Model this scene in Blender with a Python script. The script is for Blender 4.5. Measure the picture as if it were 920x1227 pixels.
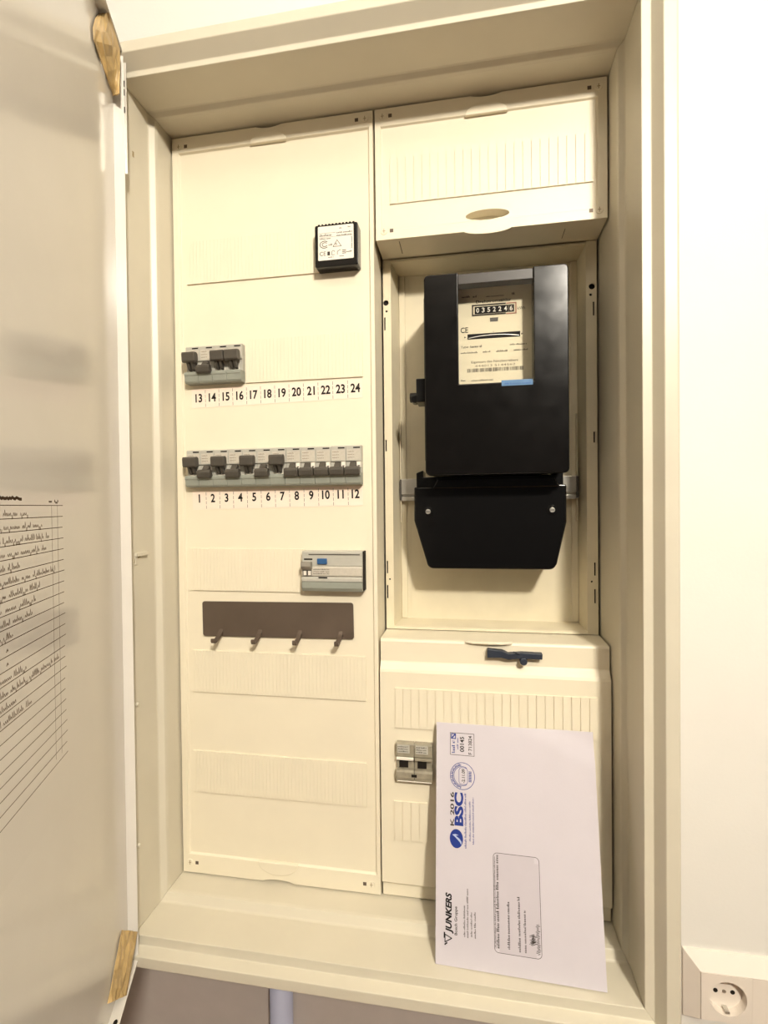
import bpy, bmesh, math, random
from mathutils import Vector, Matrix
random.seed(7)
for o in list(bpy.data.objects): bpy.data.objects.remove(o)
S = bpy.context.scene
COL = S.collection
MM = 0.001

# ------------------------------------------------------------------ camera
cam = bpy.data.cameras.new('camera')
cam_o = bpy.data.objects.new('camera', cam); COL.objects.link(cam_o)
cam.sensor_fit = 'VERTICAL'; cam.sensor_height = 36.0; cam.lens = 36.0 * 600.0 / 1227.0
cam.clip_start = 0.01
RT = ((0.9858819, 0.16710109, -0.01068169),      # right
      (-0.00836359, -0.01457002, -0.99985887),   # down
      (-0.16723314, 0.9858321, -0.01296676))     # forward
m = Matrix.Identity(4)
for i in range(3):
    m[i][0] = RT[0][i]; m[i][1] = -RT[1][i]; m[i][2] = -RT[2][i]
m[0][3], m[1][3], m[2][3] = 0.35292879, -0.56411139, 0.45112698
cam_o.matrix_world = m
S.camera = cam_o

# ------------------------------------------------------------------ world, exposure
W = bpy.data.worlds.new('world'); S.world = W; W.use_nodes = True
W.node_tree.nodes['Background'].inputs[0].default_value = (1.0, 0.93, 0.84, 1)
W.node_tree.nodes['Background'].inputs[1].default_value = 0.06
S.view_settings.view_transform = 'Standard'; S.view_settings.look = 'None'
S.view_settings.gamma = 1.0; S.view_settings.use_curve_mapping = False
S.view_settings.exposure = 0.0
LAMP = (0.90, -1.50, 1.34); LAMP_R = 0.075; LAMP_E = 680.0

# ------------------------------------------------------------------ materials
MATS = {}
def s2l(c):
    return tuple((x / 12.92 if x <= .04045 else ((x + .055) / 1.055) ** 2.4) for x in c)
def mat(name, rgb, rough=.5, spec=.5, metal=0.0, var=0.03, vscale=40.0, bump=0.0, bscale=600.0, emit=0.0, alpha=None, trans=0.0, coat=0.0, rvar=0.0):
    if name in MATS: return MATS[name]
    M = bpy.data.materials.new(name); M.use_nodes = True
    nt = M.node_tree; b = nt.nodes['Principled BSDF']
    lin = s2l(tuple(v / 255 for v in rgb))
    tc = nt.nodes.new('ShaderNodeTexCoord')
    b.inputs['Roughness'].default_value = rough
    b.inputs['Specular IOR Level'].default_value = spec
    b.inputs['Metallic'].default_value = metal
    b.inputs['Base Color'].default_value = (*lin, 1)
    if var > 0:
        n = nt.nodes.new('ShaderNodeTexNoise'); n.inputs['Scale'].default_value = vscale; n.inputs['Detail'].default_value = 5
        r = nt.nodes.new('ShaderNodeValToRGB')
        r.color_ramp.elements[0].position = .3; r.color_ramp.elements[1].position = .7
        r.color_ramp.elements[0].color = (*[v * (1 - var) for v in lin], 1)
        r.color_ramp.elements[1].color = (*[min(1, v * (1 + var)) for v in lin], 1)
        nt.links.new(tc.outputs['Object'], n.inputs['Vector'])
        nt.links.new(n.outputs['Fac'], r.inputs['Fac']); nt.links.new(r.outputs['Color'], b.inputs['Base Color'])
        if rvar > 0:
            mr = nt.nodes.new('ShaderNodeMapRange'); mr.inputs[1].default_value = .3; mr.inputs[2].default_value = .7
            mr.inputs[3].default_value = rough - rvar; mr.inputs[4].default_value = rough + rvar
            nt.links.new(n.outputs['Fac'], mr.inputs[0]); nt.links.new(mr.outputs[0], b.inputs['Roughness'])
    if bump > 0:
        n2 = nt.nodes.new('ShaderNodeTexNoise'); n2.inputs['Scale'].default_value = bscale; n2.inputs['Detail'].default_value = 3
        bp = nt.nodes.new('ShaderNodeBump'); bp.inputs['Strength'].default_value = bump; bp.inputs['Distance'].default_value = .0005
        nt.links.new(tc.outputs['Object'], n2.inputs['Vector'])
        nt.links.new(n2.outputs['Fac'], bp.inputs['Height']); nt.links.new(bp.outputs['Normal'], b.inputs['Normal'])
    if emit > 0:
        b.inputs['Emission Color'].default_value = (*lin, 1); b.inputs['Emission Strength'].default_value = emit
    if trans > 0:
        b.inputs['Transmission Weight'].default_value = trans; b.inputs['IOR'].default_value = 1.45
    if coat > 0: b.inputs['Coat Weight'].default_value = coat; b.inputs['Coat Roughness'].default_value = .1
    MATS[name] = M
    return M
WALL = mat('wall_paint', (230, 227, 220), .85, .2, var=.015, vscale=9, bump=.25, bscale=260)
FLOOR = mat('floor_wood', (150, 116, 84), .5, .4, var=.12, vscale=6)
CABM = mat('cabinet_enamel', (203, 196, 178), .38, .45, var=.02, vscale=25, bump=.12, bscale=900)
DOORM = mat('door_enamel', (216, 211, 203), .12, .6, var=.02, vscale=14, bump=.05, bscale=900)
COVM = mat('cover_plastic', (226, 217, 195), .42, .4, var=.015, vscale=30, bump=.1, bscale=1200)
COVD = mat('cover_recess', (150, 132, 98), .5, .3, var=.03)
TRAYM = mat('tray_enamel', (216, 206, 180), .45, .4, var=.04, vscale=30)
GREYL = mat('breaker_grey', (176, 173, 163), .5, .4, var=.03, vscale=200)
GREYG = mat('breaker_shoulder_grey', (142, 145, 135), .5, .4, var=.03, vscale=200)
TOGM = mat('toggle_dark_grey', (74, 69, 62), .45, .4, var=.05, vscale=200)
LABM = mat('breaker_label', (188, 181, 168), .6, .3, var=.05, vscale=400)
DARK = mat('dark_gap', (30, 26, 22), .7, .2, var=0)
PRINT = mat('black_print', (28, 26, 26), .7, .2, var=0)
PRINTG = mat('grey_print', (66, 60, 56), .7, .2, var=0)
PRINTF = mat('faint_print', (128, 118, 104), .7, .2, var=0)
BLUE = mat('blue_print', (40, 58, 134), .7, .2, var=0)
WHITEP = mat('white_plastic', (228, 222, 210), .5, .4, var=.02)
LABELP = mat('label_paper', (238, 220, 204), .7, .2, var=.02, vscale=100)
BLUEB = mat('blue_button', (42, 84, 130), .4, .5, var=.03)
BLACK = mat('black_bakelite', (13, 11, 10), .17, .4, var=.1, vscale=60, rvar=.02)
BLACKG = mat('black_gloss', (9, 8, 8), .2, .5, var=.1, vscale=60)
RACKM = mat('rack_brown_grey', (98, 85, 74), .5, .4, metal=.35, var=.1, vscale=25, rvar=.08)
STEEL = mat('zinc_steel', (196, 192, 184), .35, .5, metal=.85, var=.06, vscale=90)
DIALM = mat('dial_paper', (226, 216, 190), .6, .3, var=.02, vscale=60)
STICK = mat('blue_sticker', (76, 116, 158), .5, .4, var=.04, vscale=100)
ENVM = mat('envelope_paper', (200, 194, 201), .75, .2, var=.015, vscale=30, bump=.1, bscale=500)
WINM = mat('window_film', (197, 190, 197), .25, .5, var=.02)
TAPEM = mat('brown_tape', (184, 156, 106), .32, .5, var=.3, vscale=55)
LEVM = mat('lever_blue_black', (44, 50, 62), .45, .4, var=.06, vscale=100)
SOCKM = mat('socket_plastic', (232, 222, 210), .4, .5, var=.01)
INK = mat('handwriting_ink', (124, 110, 98), .8, .1, var=.15, vscale=300)
LINEM = mat('ruled_ink', (84, 68, 54), .8, .1, var=.1, vscale=200)
PIPEM = mat('highlight_lilac', (176, 176, 196), .45, .4, var=.02)  # lilac tone of a bluish highlight, put on the added pipe
CLEAR = mat('smoky_clear_plastic', (146, 139, 122), .15, .6, var=.15, vscale=120)
def clear_pane(name, tint, refl):
    M = bpy.data.materials.new(name); M.use_nodes = True; nt = M.node_tree; nt.nodes.remove(nt.nodes['Principled BSDF'])
    tr = nt.nodes.new('ShaderNodeBsdfTransparent'); tr.inputs[0].default_value = (*tint, 1)
    gl = nt.nodes.new('ShaderNodeBsdfGlossy'); gl.inputs['Roughness'].default_value = .05
    mx = nt.nodes.new('ShaderNodeMixShader'); mx.inputs[0].default_value = refl
    nt.links.new(tr.outputs[0], mx.inputs[1]); nt.links.new(gl.outputs[0], mx.inputs[2]); nt.links.new(mx.outputs[0], nt.nodes['Material Output'].inputs[0])
    return M
GLASS = clear_pane('meter_glass', (.98, .98, .97), .03)
GLOBE = mat('lamp_glow', (255, 246, 230), .5, .2, var=0, emit=LAMP_E)
LAMPM = mat('lamp_metal', (230, 226, 220), .4, .5, var=.01)

# ------------------------------------------------------------------ helpers
def tag(o, label=None, cat=None, group=None, kind=None):
    if label: o['label'] = label
    if cat: o['category'] = cat
    if group: o['group'] = group
    if kind: o['kind'] = kind
    return o
ORG = {}
def org(o): return ORG.get(o.name, Vector((0, 0, 0))) if o else Vector((0, 0, 0))
class MB:
    """collects shapes in mm"""
    def __init__(s): s.bm = bmesh.new()
    def _f(s, vs, faces):
        v = [s.bm.verts.new(p) for p in vs]
        for f in faces:
            try: s.bm.faces.new([v[i] for i in f])
            except ValueError: pass
        return s
    def box(s, x0, x1, y0, y1, z0, z1):
        return s._f([(x0,y0,z0),(x1,y0,z0),(x1,y1,z0),(x0,y1,z0),(x0,y0,z1),(x1,y0,z1),(x1,y1,z1),(x0,y1,z1)],
                    [(0,3,2,1),(4,5,6,7),(0,1,5,4),(1,2,6,5),(2,3,7,6),(3,0,4,7)])
    def loft(s, A, Bp):
        n = len(A); return s._f(list(A) + list(Bp), [tuple(range(n))[::-1], tuple(range(n, 2*n))] + [(i, (i+1)%n, n+(i+1)%n, n+i) for i in range(n)])
    def prism(s, pts, ax, a, b):
        f = {'x': lambda p, t: (t, p[0], p[1]), 'y': lambda p, t: (p[0], t, p[1]), 'z': lambda p, t: (p[0], p[1], t)}[ax]
        return s.loft([f(p, a) for p in pts], [f(p, b) for p in pts])
    def frustum(s, x0, x1, z0, z1, y0, y1, g):   # rectangle at y0, grown by g at y1
        return s.loft([(x0,y0,z0),(x1,y0,z0),(x1,y0,z1),(x0,y0,z1)], [(x0-g,y1,z0-g),(x1+g,y1,z0-g),(x1+g,y1,z1+g),(x0-g,y1,z1+g)])
    def cyl(s, c, ax, r, a, b, n=20, r2=None):
        r2 = r if r2 is None else r2
        def ring(rr, t):
            out = []
            for i in range(n):
                q = 2*math.pi*i/n; d = (rr*math.cos(q), rr*math.sin(q))
                out.append({'x': (t, c[0]+d[0], c[1]+d[1]), 'y': (c[0]+d[0], t, c[1]+d[1]), 'z': (c[0]+d[0], c[1]+d[1], t)}[ax])
            return out
        return s.loft(ring(r, a), ring(r2, b))
    def rquad(s, o, r, u, w, h):                   # flat quad, origin lower-left
        o, r, u = Vector(o), Vector(r), Vector(u)
        return s._f([o, o+r*w, o+r*w+u*h, o+u*h], [(0,1,2,3)])
    def ribbon(s, pts, w, o, r, u):
        o, r, u = Vector(o), Vector(r), Vector(u)
        for i in range(len(pts)-1):
            a, b = Vector(pts[i]), Vector(pts[i+1]); d = b-a
            if d.length < 1e-6: continue
            n = Vector((-d.y, d.x)).normalized()*w/2; e = d.normalized()*w*.25
            q = [a-e-n, b+e-n, b+e+n, a-e+n]
            s._f([o+r*p.x+u*p.y for p in q], [(0,1,2,3)])
        return s
    def build(s, name, mt, parent=None, bevel=0, seg=2, smooth=False, cut=None, origin=None, local=False):
        bmesh.ops.recalc_face_normals(s.bm, faces=s.bm.faces)
        if parent is not None: O = Vector((0,0,0)) if local else org(parent)
        else: O = Vector(origin) if origin else Vector((0,0,0))
        for v in s.bm.verts: v.co = (v.co - O) * MM
        me = bpy.data.meshes.new(name); s.bm.to_mesh(me); s.bm.free()
        o = bpy.data.objects.new(name, me); COL.objects.link(o); me.materials.append(mt)
        if parent is not None: o.parent = parent
        else: o.location = O*MM
        ORG[o.name] = O
        if cut is not None:
            for v in cut.bm.verts: v.co = (v.co - O) * MM
            bmesh.ops.recalc_face_normals(cut.bm, faces=cut.bm.faces)
            cm = bpy.data.meshes.new('cutter'); cut.bm.to_mesh(cm); cut.bm.free()
            co = bpy.data.objects.new('cutter', cm); COL.objects.link(co)
            if parent is not None: co.parent = parent
            else: co.location = O*MM
            md = o.modifiers.new('cut', 'BOOLEAN'); md.object = co; md.operation = 'DIFFERENCE'; md.solver = 'EXACT'; md.use_self = True
            bpy.context.view_layer.update()
            new = bpy.data.meshes.new_from_object(o.evaluated_get(bpy.context.evaluated_depsgraph_get()))
            o.modifiers.clear(); o.data = new; new.name = name
            bpy.data.objects.remove(co); bpy.data.meshes.remove(cm)
            if not new.materials: new.materials.append(mt)
        if bevel:
            md = o.modifiers.new('bevel', 'BEVEL'); md.width = bevel*MM; md.segments = seg; md.limit_method = 'ANGLE'; md.angle_limit = math.radians(35)
            md.harden_normals = False
        if smooth:
            for p in o.data.polygons: p.use_smooth = True
        return o
def thing(name, label, cat, loc, group=None):
    o = bpy.data.objects.new(name, None); COL.objects.link(o); o.location = Vector(loc)*MM
    o.empty_display_size = .02; ORG[o.name] = Vector(loc)
    return tag(o, label, cat, group)
def dup(root, dloc, label=None):
    r = root.copy(); COL.objects.link(r); r.location = Vector(dloc)*MM; ORG[r.name] = Vector(dloc)
    if label: r['label'] = label
    for ch in list(root.children):
        c = ch.copy(); COL.objects.link(c); c.parent = r
        for g in ch.children:
            d = g.copy(); COL.objects.link(d); d.parent = c
    return r
def arc(cx, cz, rx, rz, a0, a1, n=14):
    return [(cx+rx*math.cos(math.radians(a0+(a1-a0)*i/n)), cz+rz*math.sin(math.radians(a0+(a1-a0)*i/n))) for i in range(n+1)]
def rrect(x0, x1, z0, z1, r, n=5):
    return (arc(x1-r, z1-r, r, r, 0, 90, n) + arc(x0+r, z1-r, r, r, 90, 180, n) + arc(x0+r, z0+r, r, r, 180, 270, n) + arc(x1-r, z0+r, r, r, 270, 360, n))
X, Y, Z = Vector((1,0,0)), Vector((0,1,0)), Vector((0,0,1))
def text(name, s, parent, o, r, u, h, mt, width=None, bold=0.0, align='LEFT', local=False, shear=0.0, xk=1.0):
    """flat lettering: o = baseline start (mm), r/u = reading/up directions, h = capital height in mm, width = total width in mm"""
    cu = bpy.data.curves.new('t', 'FONT'); cu.body = s; cu.size = h/0.69; cu.offset = bold; cu.shear = shear; cu.resolution_u = 3
    to = bpy.data.objects.new('t', cu); COL.objects.link(to); bpy.context.view_layer.update()
    me = bpy.data.meshes.new_from_object(to.evaluated_get(bpy.context.evaluated_depsgraph_get()))
    bpy.data.objects.remove(to); bpy.data.curves.remove(cu)
    xs = [v.co.x for v in me.vertices]; x0, x1 = min(xs), max(xs)
    k = width/(x1-x0) if width else xk
    off = {'LEFT': 0, 'CENTER': -(x1-x0)*k/2}[align]
    O = Vector((0,0,0)) if local else org(parent)
    o, r, u = Vector(o), Vector(r), Vector(u)
    for v in me.vertices: v.co = (o + r*((v.co.x-x0)*k+off) + u*v.co.y - O)*MM
    me.name = name; me.materials.clear(); me.materials.append(mt)
    ob = bpy.data.objects.new(name, me); COL.objects.link(ob); ob.parent = parent; ORG[ob.name] = O
    return ob
def fakeline(mb, o, r, u, w, h, rng, gap=.12):
    """unreadable small print: words of thin upright strokes"""
    x = 0.0
    while x < w:
        wl = min(rng.uniform(2.5, 7)*h, w-x)
        t = 0.0
        while t < wl:
            cw = rng.uniform(.28, .55)*h
            hh = h*rng.choice((.62, .62, .7, 1.0))
            mb.rquad(Vector(o)+Vector(r)*(x+t), r, u, min(cw*.75, wl-t), hh)
            if rng.random() < .6: mb.rquad(Vector(o)+Vector(r)*(x+t), r, u, min(cw, wl-t), h*.16)
            t += cw + .12*h
        x += wl + .5*h
    return mb

# ------------------------------------------------------------------ setting
def struct(name, mb, mt, label):
    o = mb.build(name, mt); return tag(o, label, None, None, 'structure')
struct('wall_back', MB().box(-1900, 2200, 100, 220, -1100, 1900), WALL, 'white painted wall behind the meter cabinet')
struct('floor', MB().box(-1900, 2200, -3000, 100, -1150, -1100), FLOOR, 'floor of the room')
struct('ceiling', MB().box(-1900, 2200, -3000, 220, 1900, 1950), WALL, 'white ceiling of the room')
lp = thing('ceiling_lamp', 'round glowing ceiling lamp hanging below the white ceiling', 'lamp', (LAMP[0]*1000, LAMP[1]*1000, 1900))
MB().cyl((LAMP[0]*1000, LAMP[1]*1000), 'z', 60, 1877, 1900, 28).build('base', LAMPM, lp, 2)
MB().cyl((LAMP[0]*1000, LAMP[1]*1000), 'z', 8, LAMP[2]*1000+70, 1880, 12).build('stem', LAMPM, lp)
g = MB(); bmesh.ops.create_uvsphere(g.bm, u_segments=28, v_segments=16, radius=LAMP_R*1000)
for v in g.bm.verts: v.co += Vector(LAMP)*1000
g.build('globe', GLOBE, lp, smooth=True)

# ------------------------------------------------------------------ cabinet housing
cab = thing('meter_cabinet', 'cream enamelled wall cabinet with its door swung open to the left', 'cabinet', (250, 0, -37))
O1 = dict(L=8.5, R=7.5, T=6.5, B=11.5); O2 = dict(L=16.5, R=15.8, T=12.3, B=22); O3 = dict(L=22, R=22, T=22.5, B=24); O4 = dict(L=35.5, R=34.7, T=35.5, B=37)
def prof(k):   # (offset outwards, y)
    return [(1.5, 98), (1.5, -26), (2.2, -30), (O1[k]-.6, -33.6), (O1[k], -35.5), (O1[k], -80), (O2[k], -80), (O3[k], -92), (O4[k]-2, -92), (O4[k], -90), (O4[k], 99.5)]
PR = {k: prof(k) for k in 'LRTB'}
def corner(i, a, b):  # a: L/R, b: T/B
    x = -PR['L'][i][0] if a == 'L' else 500+PR['R'][i][0]
    z = 900+PR['T'][i][0] if b == 'T' else -PR['B'][i][0]
    return (x, PR[a][i][1], z)
N = len(PR['L'])
for side, (c0, c1) in dict(left=(('L','B'),('L','T')), right=(('R','B'),('R','T')), top=(('L','T'),('R','T')), bottom=(('L','B'),('R','B'))).items():
    o = MB().loft([corner(i, *c0) for i in range(N)], [corner(i, *c1) for i in range(N)]).build('side_wall', CABM, cab, .7)
MB().box(-1.4, 501.4, 95, 99, -1.4, 901.4).build('back_plate', TRAYM, cab)
# rivets and clip on the inner left side wall
for z, yy in ((235.5, -70), (80, -71)):
    MB().cyl((yy, z), 'x', 2.6, -8.6, -6.2, 14, 1.8).build('rivet', CABM, cab, .3)
cl = MB().box(-8.6, -5.2, -70, -52, 398, 402); cl.prism([(-70, 389), (-66, 389), (-66, 398), (-70, 398)], 'x', -8.6, -7)
cl.build('catch_clip', CABM, cab, .4)
MB().prism([(-71, 391), (-69.5, 391), (-69, 394), (-60, 397), (-60, 398.4), (-70, 396)], 'x', -8.55, -8.1).build('catch_slot', COVD, cab)
MB().box(-8.6, -8.2, -62, -59.5, 838, 844).build('side_slot', COVD, cab)
# door
door_u = Vector((.3794, -.9252, 0)).normalized(); door_n = Vector((.9252, .3794, 0)).normalized()
P0 = Vector((-7.0, -92.5, 0))
def D(s, off, z): return P0 + door_u*s + door_n*off + Z*z
def dbox(mb, s0, s1, f0, f1, z0, z1):
    return mb.loft([D(s0,f0,z0), D(s1,f0,z0), D(s1,f1,z0), D(s0,f1,z0)], [D(s0,f0,z1), D(s1,f0,z1), D(s1,f1,z1), D(s0,f1,z1)])
DZ0, DZ1, DW = -29, 925, 545
dm = dbox(MB(), 0, DW, -1.6, 0, DZ0, DZ1)
door = dm.build('door', DOORM, cab, .3)
for args in ((0, 1.2, -1.6, 10, DZ0, DZ1), (DW-1.2, DW, -1.6, 10, DZ0, DZ1), (1.2, DW-1.2, -1.6, 10, DZ0, DZ0+1.2), (1.2, DW-1.2, -1.6, 10, DZ1-1.2, DZ1)):
    dbox(MB(), *args).build('edge_flange', DOORM, door, .35, cut=None)
# small holes in the top and bottom flanges
for s_, zz in ((68, DZ0+1.2), (66, DZ1-1.2)):
    up = .2 if zz < 0 else -.2
    ring = [D(s_+3*math.cos(q*math.pi/8), 6+1.9*math.sin(q*math.pi/8), zz) for q in range(16)]
    MB().loft(ring, [p+Z*up for p in ring]).build('flange_hole', DARK if zz < 0 else WHITEP, door)
# perforated hinge strip beside the door flange, upper end
hs = dbox(MB(), -.6, .4, 3, 12.5, 800, 915); hs.build('hinge_strip', STEEL, door, .2)
for zz in (893, 884, 866): dbox(MB(), .4, .6, 7, 11, zz-3.2, zz+3.2).build('strip_hole', DARK, door)
# crumpled brown tape over the hinge corners of the door
def tape(name, path, rng):
    """path: list of (s, z, half width along z, offset)"""
    mb = MB(); n = len(path); K = 8
    rows = []
    for (s0, z0, s1, z1, lift) in path:
        row = []
        for j in range(K+1):
            t = j/K
            row.append(D(s0+(s1-s0)*t, lift[0]+(lift[1]-lift[0])*t + (0 if j in (0, K) else rng.uniform(-1.6, 1.3)), z0+(z1-z0)*t))
        rows.append(row)
    top = [[mb.bm.verts.new(p) for p in r] for r in rows]
    bot = [[mb.bm.verts.new(p-door_n*.6) for p in r] for r in rows]
    for i in range(n-1):
        for j in range(K):
            mb.bm.faces.new((top[i][j], top[i+1][j], top[i+1][j+1], top[i][j+1])); mb.bm.faces.new((bot[i][j], bot[i][j+1], bot[i+1][j+1], bot[i+1][j]))
    for i in range(n-1):
        mb.bm.faces.new((top[i][0], bot[i][0], bot[i+1][0], top[i+1][0])); mb.bm.faces.new((top[i][K], top[i+1][K], bot[i+1][K], bot[i][K]))
    for j in range(K):
        mb.bm.faces.new((top[0][j], top[0][j+1], bot[0][j+1], bot[0][j])); mb.bm.faces.new((top[-1][j], bot[-1][j], bot[-1][j+1], top[-1][j+1]))
    return mb.build(name, TAPEM, door)
rg = random.Random(3)
tb = tape('corner_tape', [(26+6.6*i+rg.uniform(-1.5,1.5), 25-4.1*i, 1+6.2*i, 1-3.8*i, (1.6, 9.6)) for i in range(8)], rg)
tag(tb, 'yellowed brown tape on the lower hinge corner')
tt = tape('corner_tape', [(*q, (2.0, 9.8)) for q in ((7, 873.5, 16, 870), (20, 875, 14, 886), (33, 876, 12, 900), (50, 877, 11, 911), (64, 879, 12, 919), (65.8, 888, 24, 921), (58, 905, 36, 921.5), (47, 919, 47, 921.5))], rg)
tag(tt, 'yellowed brown tape on the upper hinge corner')

# circuit list sheet on the inside of the door
sh = thing('circuit_list_sheet', 'ruled paper list with faint handwriting stuck inside the open cabinet door', 'paper', D(252, 0, 230))
dbox(MB(), 147, 357, .02, .14, 230, 474).build('paper', DOORM, sh)
rr, uu = -door_u, Z
rl = random.Random(11)
for k in range(24):
    z = 453.7 - 8.15*k
    dbox(MB(), 150+rl.uniform(-1.5, 1.5), 356, .15, .2, z-.22, z+.22).build('ruled_line', LINEM, sh)
for s_ in (169.8, 159.8): dbox(MB(), s_-.18, s_+.18, .15, .2, 270, 454).build('column_line', PRINTF, sh)
def scribble(s_start, s_end, z, h, rng, wgt=.5):
    mb = MB(); x = 0; Lh = s_start - s_end
    while x < Lh-2:
        wl = min(rng.uniform(10, 26), Lh-x); pts = []; t = 0
        while t < wl:
            a = rng.choice((.45, .5, .55, 1.0, 1.1, .45, -.5)) * h
            pts += [(x+t, rng.uniform(0, .12)*h), (x+t+.55, a), (x+t+1.0, a*.6), (x+t+1.25, rng.uniform(0, .15)*h)]
            t += rng.uniform(1.3, 2.1)
        mb.ribbon(pts, wgt, D(s_start, .17, z), rr, uu); x += wl + rng.uniform(2.5, 4.5)
    return mb
ends = [206, 185.6, 175.4, 180, 218, 166.7, 191, 197.6, 201.6, 229, None, None, 207, 162, 225, 205]
for k, e in enumerate(ends):
    z = 453.7 - 8.15*(k+1) + 1.6
    if e is None:
        MB().ribbon([(0, 1), (1.2, 2.4), (2.0, 1.2)], .8, D(236, .17, z), rr, uu).build('ditto_mark', INK, sh)
    else:
        scribble(340 - rl.uniform(0, 12), e, z, 3.8, rl).build('handwriting', INK, sh)
MB().ribbon([(x*1.6, rl.uniform(-.6, .6)+2) for x in range(56)], 1.9, D(302, .17, 456), rr, uu).build('heading_stroke', LINEM, sh)
for s_ in (171.5, 162): scribble(s_+2.5, s_-2.5, 456, 1.6, rl, .8).build('column_heading', LINEM, sh)

# ------------------------------------------------------------------ covers
def screw(parent, x, z, y, sx, dirx=1):
    MB().cyl((x, z), 'y', 4.2, y, y-.7, 20, 3.8).build('screw', COVM, parent)
    s_ = MB().box(x-.35, x+.35, y-.85, y-.7, z-2.6, z+2.6); s_.box(x-1.7, x+1.7, y-.85, y-.7, z-.3, z+.3); s_.build('screw_slot', COVD, parent)
    MB().box(sx-2.0, sx+2.0, y-.12, y, z-2.0, z+2.0).build('index_hole', RACKM, parent)
def halfell(cx, cz, rx, rz, up, n=18):
    return arc(cx, cz, rx, rz, 0, 180, n) if up else arc(cx, cz, rx, rz, 180, 360, n)
def ribbed_strip(parent, x0, x1, z0, z1, yb, n, th=1.3, gap=.42):
    """raised blanking strip made of fine ribs"""
    mb = MB(); w = (x1-x0)/n
    mb.box(x0, x1, yb-th+.5, yb, z0, z1)
    for i in range(n): mb.box(x0+i*w+(gap/2 if i else 0), x0+(i+1)*w-(gap/2 if i < n-1 else 0), yb-th, yb-th+.55, z0, z1)
    return mb.build('blanking_strip', COVM, parent, .12, 1)
def seg_strip(parent, x0, x1, z0, z1, yb, n, th=1.6, gap=.85):
    base = MB().box(x0, x1, yb-th+1.1, yb, z0, z1).build('blanking_strip', COVM, parent)
    w = (x1-x0)/n; proto = None
    for i in range(n):
        if proto is None:
            mb = MB().box(x0+gap/2, x0+w-gap/2, yb-th, yb-th+1.15, z0+.2, z1-.2)
            proto = mb.build('strip_segment', COVM, base)
        else:
            c = proto.copy(); COL.objects.link(c); c.parent = base; c.location = ((i*w)*MM, 0, 0)
    return base

# left distribution cover
dc = thing('distribution_cover', 'tall cream plastic cover plate carrying the rows of circuit breakers', 'cover plate', (124.5, 25, .5))
cut = MB().frustum(9.5, 243, 24.5, 880, 2.6, -1.2, 2.0)
cut.prism(arc(124, 903.5, 20, 6.5, 180, 360, 14), 'y', -2, 60)
cut.prism(arc(124, -3, 24, 6.5, 0, 180, 14), 'y', -2, 60)
MB().box(.4, 248.8, 0, 50, .5, 899.5).build('panel', COVM, dc, .5, cut=cut)
for x, z, sx in ((9.3, 888.5, 18.3), (239.9, 891, 230.2), (9.7, 13, 18.7), (237.8, 11.4, 229.9)): screw(dc, x, z, 0, sx)
MB().prism(halfell(124, 879.5, 22.5, 13.5, True), 'y', -2.0, 2.7).build('grip_tongue', COVM, dc, 1.2, 3)
MB().prism(halfell(124, 25, 25, 15.5, False), 'y', -2.0, 2.7).build('grip_tongue', COVM, dc, 1.2, 3)
ROWZ = [748, 623, 498, 375, 250, 126]
for zc, xa, xb in ((748, 17, 183), (625, 91.5, 234), (375.2, 15.5, 160.5), (250.3, 16.5, 233.8), (126.3, 15.6, 233.3)):
    ribbed_strip(dc, xa, xb, zc-25.5, zc+25.8, 2.6, max(1, int(round((xb-xa)/4.5))), 2.0)
ca, sa = math.cos(math.radians(.85)), math.sin(math.radians(.85))
tr, tu = Vector((ca, 0, sa)), Vector((-sa, 0, ca))
for first, zb, x0 in ((13, 572.3, 20.3), (1, 448.2, 19.4)):
    y = 2.3; o = Vector((x0, y, zb)); w = 213; h = 23
    q = [o, o+tr*w, o+tr*w+tu*h, o+tu*h]
    st = MB().loft(q, [p+Vector((0, .28, 0)) for p in q]).build('number_strip', LABELP, dc)
    for i in range(12):
        c = o+tr*(8.9+17.78*i+(0 if first == 1 else .3))+tu*(7.2 if first == 13 else 9.0)+Vector((0, -.08, 0))
        s_ = str(first+i)
        text('number', s_, st, c, tr, tu, 9.6, PRINT, xk=.82, bold=.42, align='CENTER')
        if i:
            dm_ = MB()
            for j in range(4): dm_.rquad(o+tr*(17.78*i-.15)+tu*(1+5.4*j)+Vector((0, -.08, 0)), tr, tu, .5, 3.9)
            dm_.build('divider', PRINTG, st)

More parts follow.
